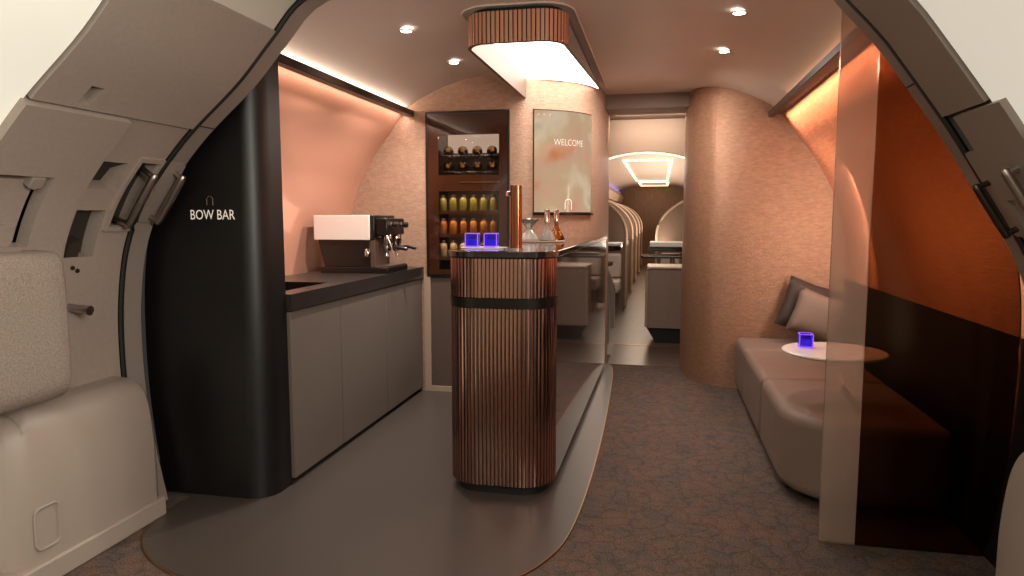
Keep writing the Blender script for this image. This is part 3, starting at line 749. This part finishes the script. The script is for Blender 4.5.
bm = B(); tube(bm, [(-.79 + .061*math.cos(2*PI*i/24), 4.27 + .061*math.sin(2*PI*i/24), z + .131) for i in range(24)], .003, 6, closed=True); link('rim', bm, 'chrome', t)
for (x, y, m2, lab) in ((-.672, 4.235, 'clear', 'clear glass flask with cone base and chrome neck, beside the carafe on the bar'), (-.632, 4.355, 'amber', 'amber glass flask with chrome neck, behind the clear flask on the bar')):
    t = thing('decanter', lab, 'decanter', (x, y, z - .001))
    bm = B(); lathe(bm, [(0, 0), (.048, 0), (.053, .005), (.048, .022), (.028, .055), (.014, .080), (.012, .115)], (x, y, z), 24); link('flask', bm, m2, t)
    if m2 == 'clear':
        bm = B(); lathe(bm, [(0, .004), (.046, .004), (.044, .02), (.030, .046), (0, .046)], (x, y, z), 24); link('liquid', bm, 'frosted', t)
    bm = B(); lathe(bm, [(.013, .112), (.018, .114), (.018, .185), (.016, .188), (0, .188)], (x, y, z), 18); link('stopper', bm, 'chrome', t)

# ------------------------------------------------------------------ canopy lamp over the bar
t = thing('canopy_lamp', 'copper slatted canopy lamp with glowing underside hung over the bar counter', 'lamp', (-.71, 4.1, 2.3))
def canopy_path(off=0):
    xl, xr, y, r = -.955 - off, -.455 + off, 3.36 - off, .13 + off; n = 16
    pts = []
    for i in range(n + 1):
        a = PI + PI/2 * i / n; pts.append((xl + r + r*math.cos(a), y + r + r*math.sin(a)))
    for i in range(n + 1):
        a = 1.5*PI + PI/2 * i / n; pts.append((xr - r + r*math.cos(a), y + r + r*math.sin(a)))
    return pts
cp = canopy_path(); left_end, right_end = (-.955, 4.95), (-.455, 5.50)
def zb(x, y):            # lower edge climbs a little along the right side
    return 2.128 + (max(0, y - 3.5) * .072 if x > -.6 else 0)
def strip(bm, pts, ztop, mi=0):
    a = [bm.verts.new((x, y, zb(x, y))) for x, y in pts]; b = [bm.verts.new((x, y, ztop)) for x, y in pts]
    for i in range(len(pts) - 1): bm.faces.new((a[i], a[i+1], b[i+1], b[i])).material_index = mi
# slats on the rounded end
path = [Vector((-.955, 3.75))] + [Vector(p) for p in cp] + [Vector((-.455, 3.52))]
cum = [0]
for a, b in zip(path, path[1:]): cum.append(cum[-1] + (b - a).length)
def cat_(s, d):
    i = 0
    while i < len(cum) - 2 and cum[i+1] < s: i += 1
    k = (s - cum[i]) / max(1e-9, cum[i+1] - cum[i]); tt = (path[i+1] - path[i]).normalized(); return path[i].lerp(path[i+1], k) + Vector((tt.y, -tt.x)) * d
n = int(cum[-1] / .0215); pt = cum[-1] / n; rows = []
for i in range(n):
    for s, d, kd in ((i*pt, -.006, 1), (i*pt + .0005, 0, 0), (i*pt + pt*.4, .001, 0), (i*pt + pt*.78, 0, 1), (i*pt + pt*.78 + .0005, -.006, 1)):
        rows.append((cat_(s, d), kd))
rows.append((cat_(cum[-1], -.006), 1))
bm = B(); va = [bm.verts.new((p.x, p.y, zb(p.x, p.y) + .002)) for p, k in rows]; vb = [bm.verts.new((p.x, p.y, 2.277)) for p, k in rows]
for i in range(len(rows) - 1): bm.faces.new((va[i], va[i+1], vb[i+1], vb[i])).material_index = rows[i][1]
link('slatted_end', bm, [mat('copper_slat_lamp', '#dda183', .4, .3), 'trim_dark'], t, smooth=False)
bm = B(); strip(bm, [(-.454, 3.52), (-.454, 4.2), (-.454, 4.8), right_end], 2.277); strip(bm, [left_end, (-.956, 3.75)], 2.277); link('side_fascia', bm, 'bronze_gloss', t)
bm = B(); ip = [(-.935, 4.95)] + canopy_path(-.018) + [(-.473, 5.44)]; strip(bm, ip, 2.267); link('inner_wall', bm, 'lamp_inner', t)
bm = B(); op = [(-.955, 4.95)] + canopy_path(0) + [(-.455, 5.5)]
for i in range(len(ip) - 1):
    q = [op[i], op[i+1], ip[i+1], ip[i]]; bm.faces.new([bm.verts.new((x, y, zb(x, y))) for x, y in q])
link('lower_rim', bm, 'lamp_inner', t)
bm = B(); dp = canopy_path(-.02) + [(-.475, 5.42), (-.52, 5.28), (-.60, 5.15), (-.72, 5.03), (-.84, 4.965), (-.933, 4.94)]
bm.faces.new([bm.verts.new((x, y, 2.262)) for x, y in dp]); link('diffuser', bm, 'diffuser', t)
bm = B(); tp = canopy_path(-.004) + [(-.459, 5.42), (-.52, 5.30), (-.60, 5.17), (-.72, 5.05), (-.84, 4.98), (-.951, 4.95)]
prism(bm, tp, 2.268, 2.276); link('top_plate', bm, 'dark', t)
bm = B(); prism(bm, canopy_path(-.03) + [(-.485, 5.3), (-.925, 4.9)], 2.276, 2.299); link('neck', bm, 'dark', t)
bm = B(); rp = canopy_path(.028)
tube(bm, [(-.983, 4.9, 2.297)] + [(x, y, 2.297) for x, y in rp] + [(-.427, 5.6, 2.297)], .006, 6); link('ceiling_rim', bm, 'ceiling', t)

# recessed downlights
def ceil_z(x):
    u = abs(x - CX)
    for (a, za), (b, zb_) in zip(CEILS, CEILS[1:]):
        if a <= u <= b: return za + (zb_ - za) * (u - a) / (b - a)
for x, y, lab in ((-1.325, 3.60, 'round recessed downlight in the ceiling above the counter, nearer the doorway'), (-1.305, 4.40, 'round recessed downlight in the ceiling above the counter, nearer the fridge wall'), (.35, 3.60, 'round recessed downlight in the ceiling by the lounge, nearer the doorway'), (.35, 4.40, 'round recessed downlight in the ceiling by the lounge, nearer the woven column')):
    zc = ceil_z(x); t = thing('downlight', lab, 'light', (x, y, zc), 'recessed ceiling downlights')
    bm = B(); lathe(bm, [(.036, .002), (.040, -.003), (.030, -.004), (.028, .0)], (x, y, zc - .009), 24); link('trim_ring', bm, 'pale_trim', t)
    bm = B(); lathe(bm, [(0, -.003), (.029, -.003)], (x, y, zc - .009), 24); link('lens', bm, 'spot_glow', t)

# ------------------------------------------------------------------ lounge: sofa, cushions, side table, glass partition
t = thing('sofa', 'long low brown leather bench sofa along the right wall of the lounge', 'sofa', (.95, 4.3, 0))
ZS = .405
def seat(pts, name='seat_cushion'):
    bm = B(); prism(bm, pts, .035, ZS); return link(name, bm, 'sofa', t, bevel=.045, seg=5, angle=.5)
sx0, sx1 = .575, 1.235
seat([(sx0, 4.935), (sx1, 4.935), (sx1, 5.455), (sx0, 5.455)])
seat([(sx0, 4.075), (sx1, 4.075), (sx1, 4.93), (sx0, 4.93)])
arc = [(sx0 + .30 - .30*math.cos(a), 3.48 - .30*math.sin(a)) for a in [PI/2*i/10 for i in range(11)]]
seat([(sx1, 4.07), (sx0, 4.07)] + arc + [(sx1, 3.18)])
bm = B(); prism(bm, [(sx0 + .05, 5.45), (sx0 + .05, 3.48), (sx0 + .32, 3.24), (1.2, 3.24), (1.2, 5.45)], 0, .05); link('plinth', bm, 'dark', t)
def cushion(name, label, m, loc, size, th, rx, ry, rz):
    bm = B(); n = 10; rows_t, rows_b = [], []
    for side in (1, -1):
        g = []
        for i in range(n + 1):
            r = []
            for j in range(n + 1):
                u, v = -1 + 2*i/n, -1 + 2*j/n
                k = (1 - u**4) * (1 - v**4); sc = 1 - .06 * (1 - abs(u*v)) * max(abs(u), abs(v))**4
                r.append((u*size*sc, side * th * (k ** .6), v*size*sc))
            g.append(r)
        sheet(bm, g)
    o = link(name, bm, m, loc=(0, 0, 0), angle=1.5); o.location = loc; o.rotation_euler = (rx, ry, rz)
    return tag(o, label, 'cushion', 'cushions on the lounge sofa')
cushion('cushion', 'dark brown square cushion leaning in the far corner of the sofa', 'pillow_dark', (1.06, 5.345, .646), .186, .06, -.22, .33, .0)
cushion('cushion', 'lighter taupe cushion in front of the dark cushion on the sofa', 'pillow_mid', (1.085, 5.17, .612), .165, .06, -.32, .35, -.1)
t = thing('side_table', 'round white side table floating over the sofa behind the bronze glass', 'table', (.835, 3.58, .63))
bm = B(); lathe(bm, [(0, 0), (.215, 0), (.236, .010), (.236, .016), (.23, .020), (0, .020)], (.835, 3.58, .64), 48); link('tabletop', bm, 'table_white', t, angle=.5)
bm = B(); tube(bm, [(.82, 3.60, .632), (.77, 3.2, .632), (.72, 2.915, .632)], .011, 10); link('bracket', bm, 'steel', t)
tumbler('square purple glass tumbler on the round white side table', (.715, 3.64, .661), 'purple tumblers')
# glass partition
t = thing('glass_partition', 'tall tinted bronze glass partition with a pale frosted edge strip beside the lounge', 'partition', (.98, 2.9, 0))
poly = [(CX + u - .016, z) for u, z in SIDES if z < 1.98]
bm = B(); prism_y(bm, [(.787, 0)] + list(reversed(poly)) + [(.82, 2.06), (.787, 2.10)], 2.894, 2.906); link('bronze_pane', bm, 'bronze_glass', t, smooth=False)
bm = B(); prism_y(bm, [(.650, 0), (.784, 0), (.784, 2.11), (.650, 2.175)], 2.892, 2.908); link('frosted_strip', bm, 'strip_glass', t, smooth=False)

# ------------------------------------------------------------------ rear cabin beyond the passage
bm = B(); box(bm, -.455, .24, 5.92, 6.6, 2.185, 2.34); struct('trim_13', bm, mat('header', '#7d6657', .5))
pts = [(-1.2, 2.35), (-1.2, 1.70)] + [(-.14 + .98*math.cos(a), 1.10 + .80*math.sin(a)) for a in [PI*.80 - PI*.60*i/20 for i in range(21)]] + [(.9, 1.70), (.9, 2.35)]
bm = B(); prism_y(bm, pts, 6.62, 6.70); struct('trim_14', bm, 'rear_ceiling')
bm = B(); tube(bm, [(-.14 + .975*math.cos(a), 6.71, 1.098 + .80*math.sin(a)) for a in [PI*.80 - PI*.60*i/20 for i in range(21)]], .010, 8); struct('trim_15', bm, 'rear_glow')
rc = [(-.16 + x, z) for x, z in [(-2.0, 1.55), (-1.5, 1.85), (-1.0, 2.05), (-.55, 2.16), (0, 2.2), (.55, 2.16), (1.0, 2.05), (1.5, 1.85), (1.8, 1.55)]]
bm = B(); loft_y(bm, catmull(rc, 4), [6.7, 20.5]); struct('ceiling_rear', bm, 'rear_ceiling')
bm = B(); sheet(bm, [[(-2.2, y, z) for y in (6.42, 20.5)] for z in (0, 1.6)]); struct('wall_left_rear', bm, 'rear_ceiling')
bm = B(); sheet(bm, [[(1.65, y, z) for y in (6.46, 20.5)] for z in (0, 1.6)]); struct('wall_right_rear', bm, 'rear_ceiling')
bm = B(); sheet(bm, [[(x, 20.45, z) for x in (-2.3, 1.8)] for z in (0, 2.3)]); struct('wall_end', bm, 'wood')
# overhead lockers along both sides
for sx, n in ((-1, 16), (1, 17)):
    bm = B(); xa = -.16 + sx * .95; xb = -.16 + sx * 1.8
    prism_y(bm, [(xa, 1.98), (-.16 + sx * .86, 1.86), (-.16 + sx * .92, 1.70), (xb, 1.62), (xb, 2.1)], 6.75, 20.4); struct('trim_%d' % n, bm, 'rear_ceiling')
    bm = B(); a, b = sorted((-.16 + sx * .96, -.16 + sx * 1.10)); box(bm, a, b, 6.8, 20.3, 1.985, 1.995); struct('trim_%d' % (n + 2), bm, 'lavender')
def loop(y0, y1, x0, x1, z, w, n):
    bm = B(); d = z - .012
    box(bm, x0, x0 + w, y0, y1, d, z); box(bm, x1 - w, x1, y0, y1, d, z); box(bm, x0 + w, x1 - w, y0, y0 + w*4, d, z); box(bm, x0 + w, x1 - w, y1 - w*4, y1, d, z)
    o = link('ceiling_light', bm, 'rear_glow', loc=((x0+x1)/2, (y0+y1)/2, z)); return o
o = loop(10.9, 17.3, -.58, .17, 2.165, .04, 0); tag(o, 'long glowing rectangular ring light in the rear cabin ceiling', 'light')
o = loop(17.9, 20.0, -.55, .20, 2.165, .05, 0); tag(o, 'short glowing ring light at the far end of the rear cabin ceiling', 'light')
# suite seats, left row
def arch(x0, x1, z0, zs, zt, n=14):
    """panel whose aisle-side top corner is a quarter ellipse; x1 is the aisle side"""
    w = abs(x1 - x0) * .8; s = 1 if x1 > x0 else -1
    return [(x0, z0), (x1, z0), (x1, zs)] + [(x1 - s*w + s*w*math.cos(a), zs + (zt - zs)*math.sin(a)) for a in [PI/2*i/n for i in range(1, n + 1)]] + [(x0, zt)]
def suite(name, label, y, x0, x1, grp):
    t = thing(name, label, 'seat', ((x0 + x1)/2, y, 0), grp); s = 1 if x1 > x0 else -1
    bm = B(); prism_y(bm, arch(x0, x1, .06, 1.05, 1.66), y, y + .10); link('shell', bm, 'shell', t, angle=.5)
    ed = [p for p in arch(x0, x1, .06, 1.05, 1.66)][1:]
    bm = B(); tube(bm, [(x + s*.004, y - .004, z) for x, z in ed], .018, 6); link('edge_trim', bm, 'shell_edge', t)
    bm = B(); a, b = sorted((x1 - s*.05, x1)); box(bm, a, b, y + .10, y + .95, .06, .95); link('side_screen', bm, 'shell', t, bevel=.02)
    bm = B(); a, b = sorted((x1 - s*.62, x1 - s*.06)); box(bm, a, b, y - .55, y - .01, .30, .46); link('seat_cushion', bm, 'seat_pale', t, bevel=.03)
    bm = B(); box(bm, a, b, y - .14, y - .012, .47, .80); link('backrest', bm, 'seat_pale', t, bevel=.03)
    bm = B(); a, b = sorted((x1 - s*.6, x1 - s*.1)); box(bm, a, b, y - .5, y - .02, 0, .30); link('base', bm, 'machine_brown', t, bevel=.01)
    return t
ys = [9.8, 11.9, 14.0, 16.1, 18.2]
labs = ['first brown arched seat shell on the left of the rear aisle', 'second brown arched seat shell on the left of the rear aisle', 'third brown arched seat shell on the left of the rear aisle', 'fourth brown arched seat shell on the left of the rear aisle', 'last brown arched seat shell on the left of the rear aisle']
s0 = suite('suite_seat', labs[0], ys[0], -1.55, -.45, 'arched seats left of the rear aisle')
for y, lb in zip(ys[1:], labs[1:]):
    o = copy_tree(s0); o.location = (s0.location.x, y, 0); o['label'] = lb
suite('suite_seat', 'big brown arched seat shell on the right of the rear aisle', 10.1, 1.2, -.04, 'arched seats right of the rear aisle')
suite('suite_seat', 'smaller brown arched seat shell behind the big one, right of the rear aisle', 14.5, 1.2, .12, 'arched seats right of the rear aisle')
# console block and tables
t = thing('console', 'woven brown console block with pale edge at the right of the rear aisle', 'console', (.1, 7.5, 0))
bm = B(); prism(bm, rrect(-.115, .62, 7.3, 7.75, .02), .16, .775); link('body', bm, 'console', t, angle=.5)
bm = B(); prism_y(bm, [(-.115, .158), (.62, .158), (.62, .002), (-.02, .002)], 7.33, 7.72); link('base', bm, 'dark', t)
bm = B(); tube(bm, [(-.12, 7.297, .17), (-.12, 7.297, .75), (-.112, 7.297, .772), (-.09, 7.297, .782), (.62, 7.297, .782)], .014, 8); link('edge_trim', bm, 'shell_edge', t)
bm = B(); prism(bm, rrect(-.12, .62, 7.295, 7.76, .02), .777, .795); link('top', bm, 'shell_edge', t)
t = thing('cabin_table', 'dark tabletop with slim post just behind the woven console', 'table', (.2, 8.3, 0))
bm = B(); prism(bm, rrect(-.20, .62, 8.05, 8.6, .03), .835, .86); link('tabletop', bm, 'bartop', t, bevel=.004)
bm = B(); tube(bm, [(.15, 8.3, 0), (.15, 8.3, .835)], .03, 10); link('post', bm, 'steel', t)
t = thing('cabin_table', 'pale ledge table with dark underside beyond the woven console', 'table', (.25, 9.2, 0))
bm = B(); box(bm, -.12, .75, 9.0, 9.45, .925, .985); link('tabletop', bm, 'white', t, bevel=.006)
bm = B(); box(bm, -.14, .75, 9.01, 9.44, .87, .923); link('underside', bm, 'bartop', t)
bm = B(); box(bm, .25, .35, 9.15, 9.3, 0, .87); link('post', bm, 'steel', t)
t = thing('cabin_table', 'pale topped table with slanted leg at the left of the rear aisle', 'table', (-.7, 8.4, 0))
bm = B(); prism(bm, [(-1.3, 8.0), (-.50, 8.0), (-.435, 8.2), (-.435, 8.55), (-1.3, 8.55)], .975, 1.0); link('tabletop', bm, 'white', t)
bm = B(); prism(bm, [(-1.3, 7.99), (-.505, 7.99), (-.44, 8.2), (-.44, 8.56), (-1.3, 8.56)], .915, .973); link('underside', bm, 'bartop', t)
bm = B(); prism_y(bm, [(-.75, .91), (-.66, .91), (-.50, .45), (-.50, 0), (-.58, 0), (-.58, .43)], 8.2, 8.34); link('leg', bm, 'steel', t)
t = thing('cabin_table', 'lower dark table beside the bar counter, left of the rear aisle', 'table', (-.75, 7.3, 0))
bm = B(); prism(bm, [(-1.2, 7.05), (-.56, 7.05), (-.475, 7.25), (-.475, 7.5), (-1.2, 7.5)], .80, .83); link('tabletop', bm, 'bartop', t)
bm = B(); prism_y(bm, [(-.64, .80), (-.56, .80), (-.49, .50), (-.49, 0), (-.56, 0), (-.56, .48)], 7.2, 7.34); link('leg', bm, 'steel', t)

# ------------------------------------------------------------------ lights
def area(name, loc, rot, size, energy, color, sy=None, spread=PI):
    l = bpy.data.lights.new(name, 'AREA'); l.energy = energy; l.color = color; l.size = size; l.spread = spread
    if sy: l.shape = 'RECTANGLE'; l.size_y = sy
    o = bpy.data.objects.new(name, l); COL.objects.link(o); o.location = loc; o.rotation_euler = rot; return o
def spot(name, loc, rot, energy, color, angle=1.0, blend=.6, r=.03):
    l = bpy.data.lights.new(name, 'SPOT'); l.energy = energy; l.color = color; l.spot_size = angle; l.spot_blend = blend; l.shadow_soft_size = r
    o = bpy.data.objects.new(name, l); COL.objects.link(o); o.location = loc; o.rotation_euler = rot; return o
warm = (1, .89, .80); white = (1, .91, .81)
def ball(name, loc, energy, color, r=.25):
    l = bpy.data.lights.new(name, 'POINT'); l.energy = energy; l.color = color; l.shadow_soft_size = r
    o = bpy.data.objects.new(name, l); COL.objects.link(o); o.location = loc; return o
area('entry_top_fill', (-.5, .6, 2.2), (0, 0, 0), 1.3, 13, white, 1.2)  # unseen fill light added over the entry for the door panels
d_ = Vector((-1, .55, -.18)); area('entry_side_light', (.75, .55, 1.75), d_.to_track_quat('-Z', 'Y').to_euler(), .8, 30, white, .8, 2.2)
ball('entry_fill', (-.45, -.5, 1.75), 16, white, .2)  # fill light added behind the camera to brighten linings and slat reflections
for x, y in ((-1.325, 3.6), (-1.305, 4.4), (.35, 3.6), (.35, 4.4)):
    right = x > 0
    spot('downlight_lamp', (x, y, 2.24), (0, .3 if right else .38, 0), 26 if right else 62, warm, 1.3 if right else 1.9, .8)
for sg, e, c in ((-1, 4.5, (1, .80, .66)), (1, 1.6, (1, .6, .38))):
    area('cove_up_light', (CX + sg * 1.325, 3.87, 2.06), (0, PI, 0), .03, e, c, 2.0)
area('cove_left_light', (CX - 1.325, 3.87, 2.036), (0, .15, 0), .02, 5, (1, .80, .66), 2.0)
area('cove_right_light', (CX + 1.325, 4.1, 2.036), (0, -.75, 0), .02, 11, (1, .60, .40), 2.5, 1.1)
area('lounge_fill', (.8, 4.35, 2.2), (-.25, 0, 0), .25, 15, (1, .88, .76), .25, 1.9)  # unseen area light added over the sofa to brighten the side table
d_ = Vector((-.15, 1, -.25)); area('column_fill', (1.16, 4.75, 1.25), d_.to_track_quat('-Z', 'Y').to_euler(), .10, 5, (1, .85, .72), .7)  # hidden area light added to brighten the column's right end
area('wall_fill', (.98, 3.45, 1.18), (0, -PI/2 - .15, 0), .30, 3.0, (1, .74, .46), 1.1)  # added light facing away from camera, gives the sidewall a golden wash
spot('table_fill', (.35, 3.6, 2.24), (0, -.295, 0), 14, (1, .93, .86), .34, .3)  # extra narrow spot added at the downlight to brighten the tabletop
area('passage_fill', (-.02, 5.1, 2.285), (0, 0, 0), .25, 14, warm, .25)  # added area light, lifts the monument's right side and the column's left
for z in (1.478, 1.318, 1.148): area('fridge_light', (-1.40, 4.96, z), (.3, 0, 0), .40, .28, (1, .9, .8), .03)
area('fridge_light', (-1.40, 4.97, 1.875), (0, 0, 0), .40, 1.0, (1, .9, .8), .04)
area('header_fill', (-.1, 6.3, 2.18), (.9, 0, 0), .6, 5, (1, .84, .70), .12)  # unseen light added under the header to brighten the bulkhead
area('rear_fill', (-.1, 8.3, 2.05), (0, 0, 0), .8, 12, (1, .86, .72), 1.5)
area('rear_fill', (-.1, 14, .9), (0, PI, 0), .5, 100, (1, .84, .68), 9)  # uplight added in mid-air to brighten the rear ceiling
area('rear_fill', (-.1, 13, 2.1), (0, 0, 0), .9, 45, (1, .84, .68), 6)

wd = bpy.data.worlds.new('world'); SC.world = wd; wd.use_nodes = True
wd.node_tree.nodes['Background'].inputs[0].default_value = (.9, .8, .72, 1); wd.node_tree.nodes['Background'].inputs[1].default_value = .03

# ------------------------------------------------------------------ camera
cam = bpy.data.cameras.new('camera'); co = bpy.data.objects.new('camera', cam); COL.objects.link(co)
cam.sensor_width = 36; cam.lens = 36 * 700 / 1024; cam.clip_start = .05
co.location = (0, 0, 1.3); co.rotation_euler = (PI/2 - math.radians(5.79), 0, math.radians(11.88))
SC.camera = co
SC.view_settings.view_transform = 'Standard'; SC.view_settings.look = 'None'; SC.view_settings.exposure = .22
SC.cycles.max_bounces = 8; SC.cycles.transparent_max_bounces = 12; SC.cycles.caustics_reflective = False; SC.cycles.caustics_refractive = False
SC.cycles.use_denoising = True; SC.cycles.sample_clamp_indirect = 6
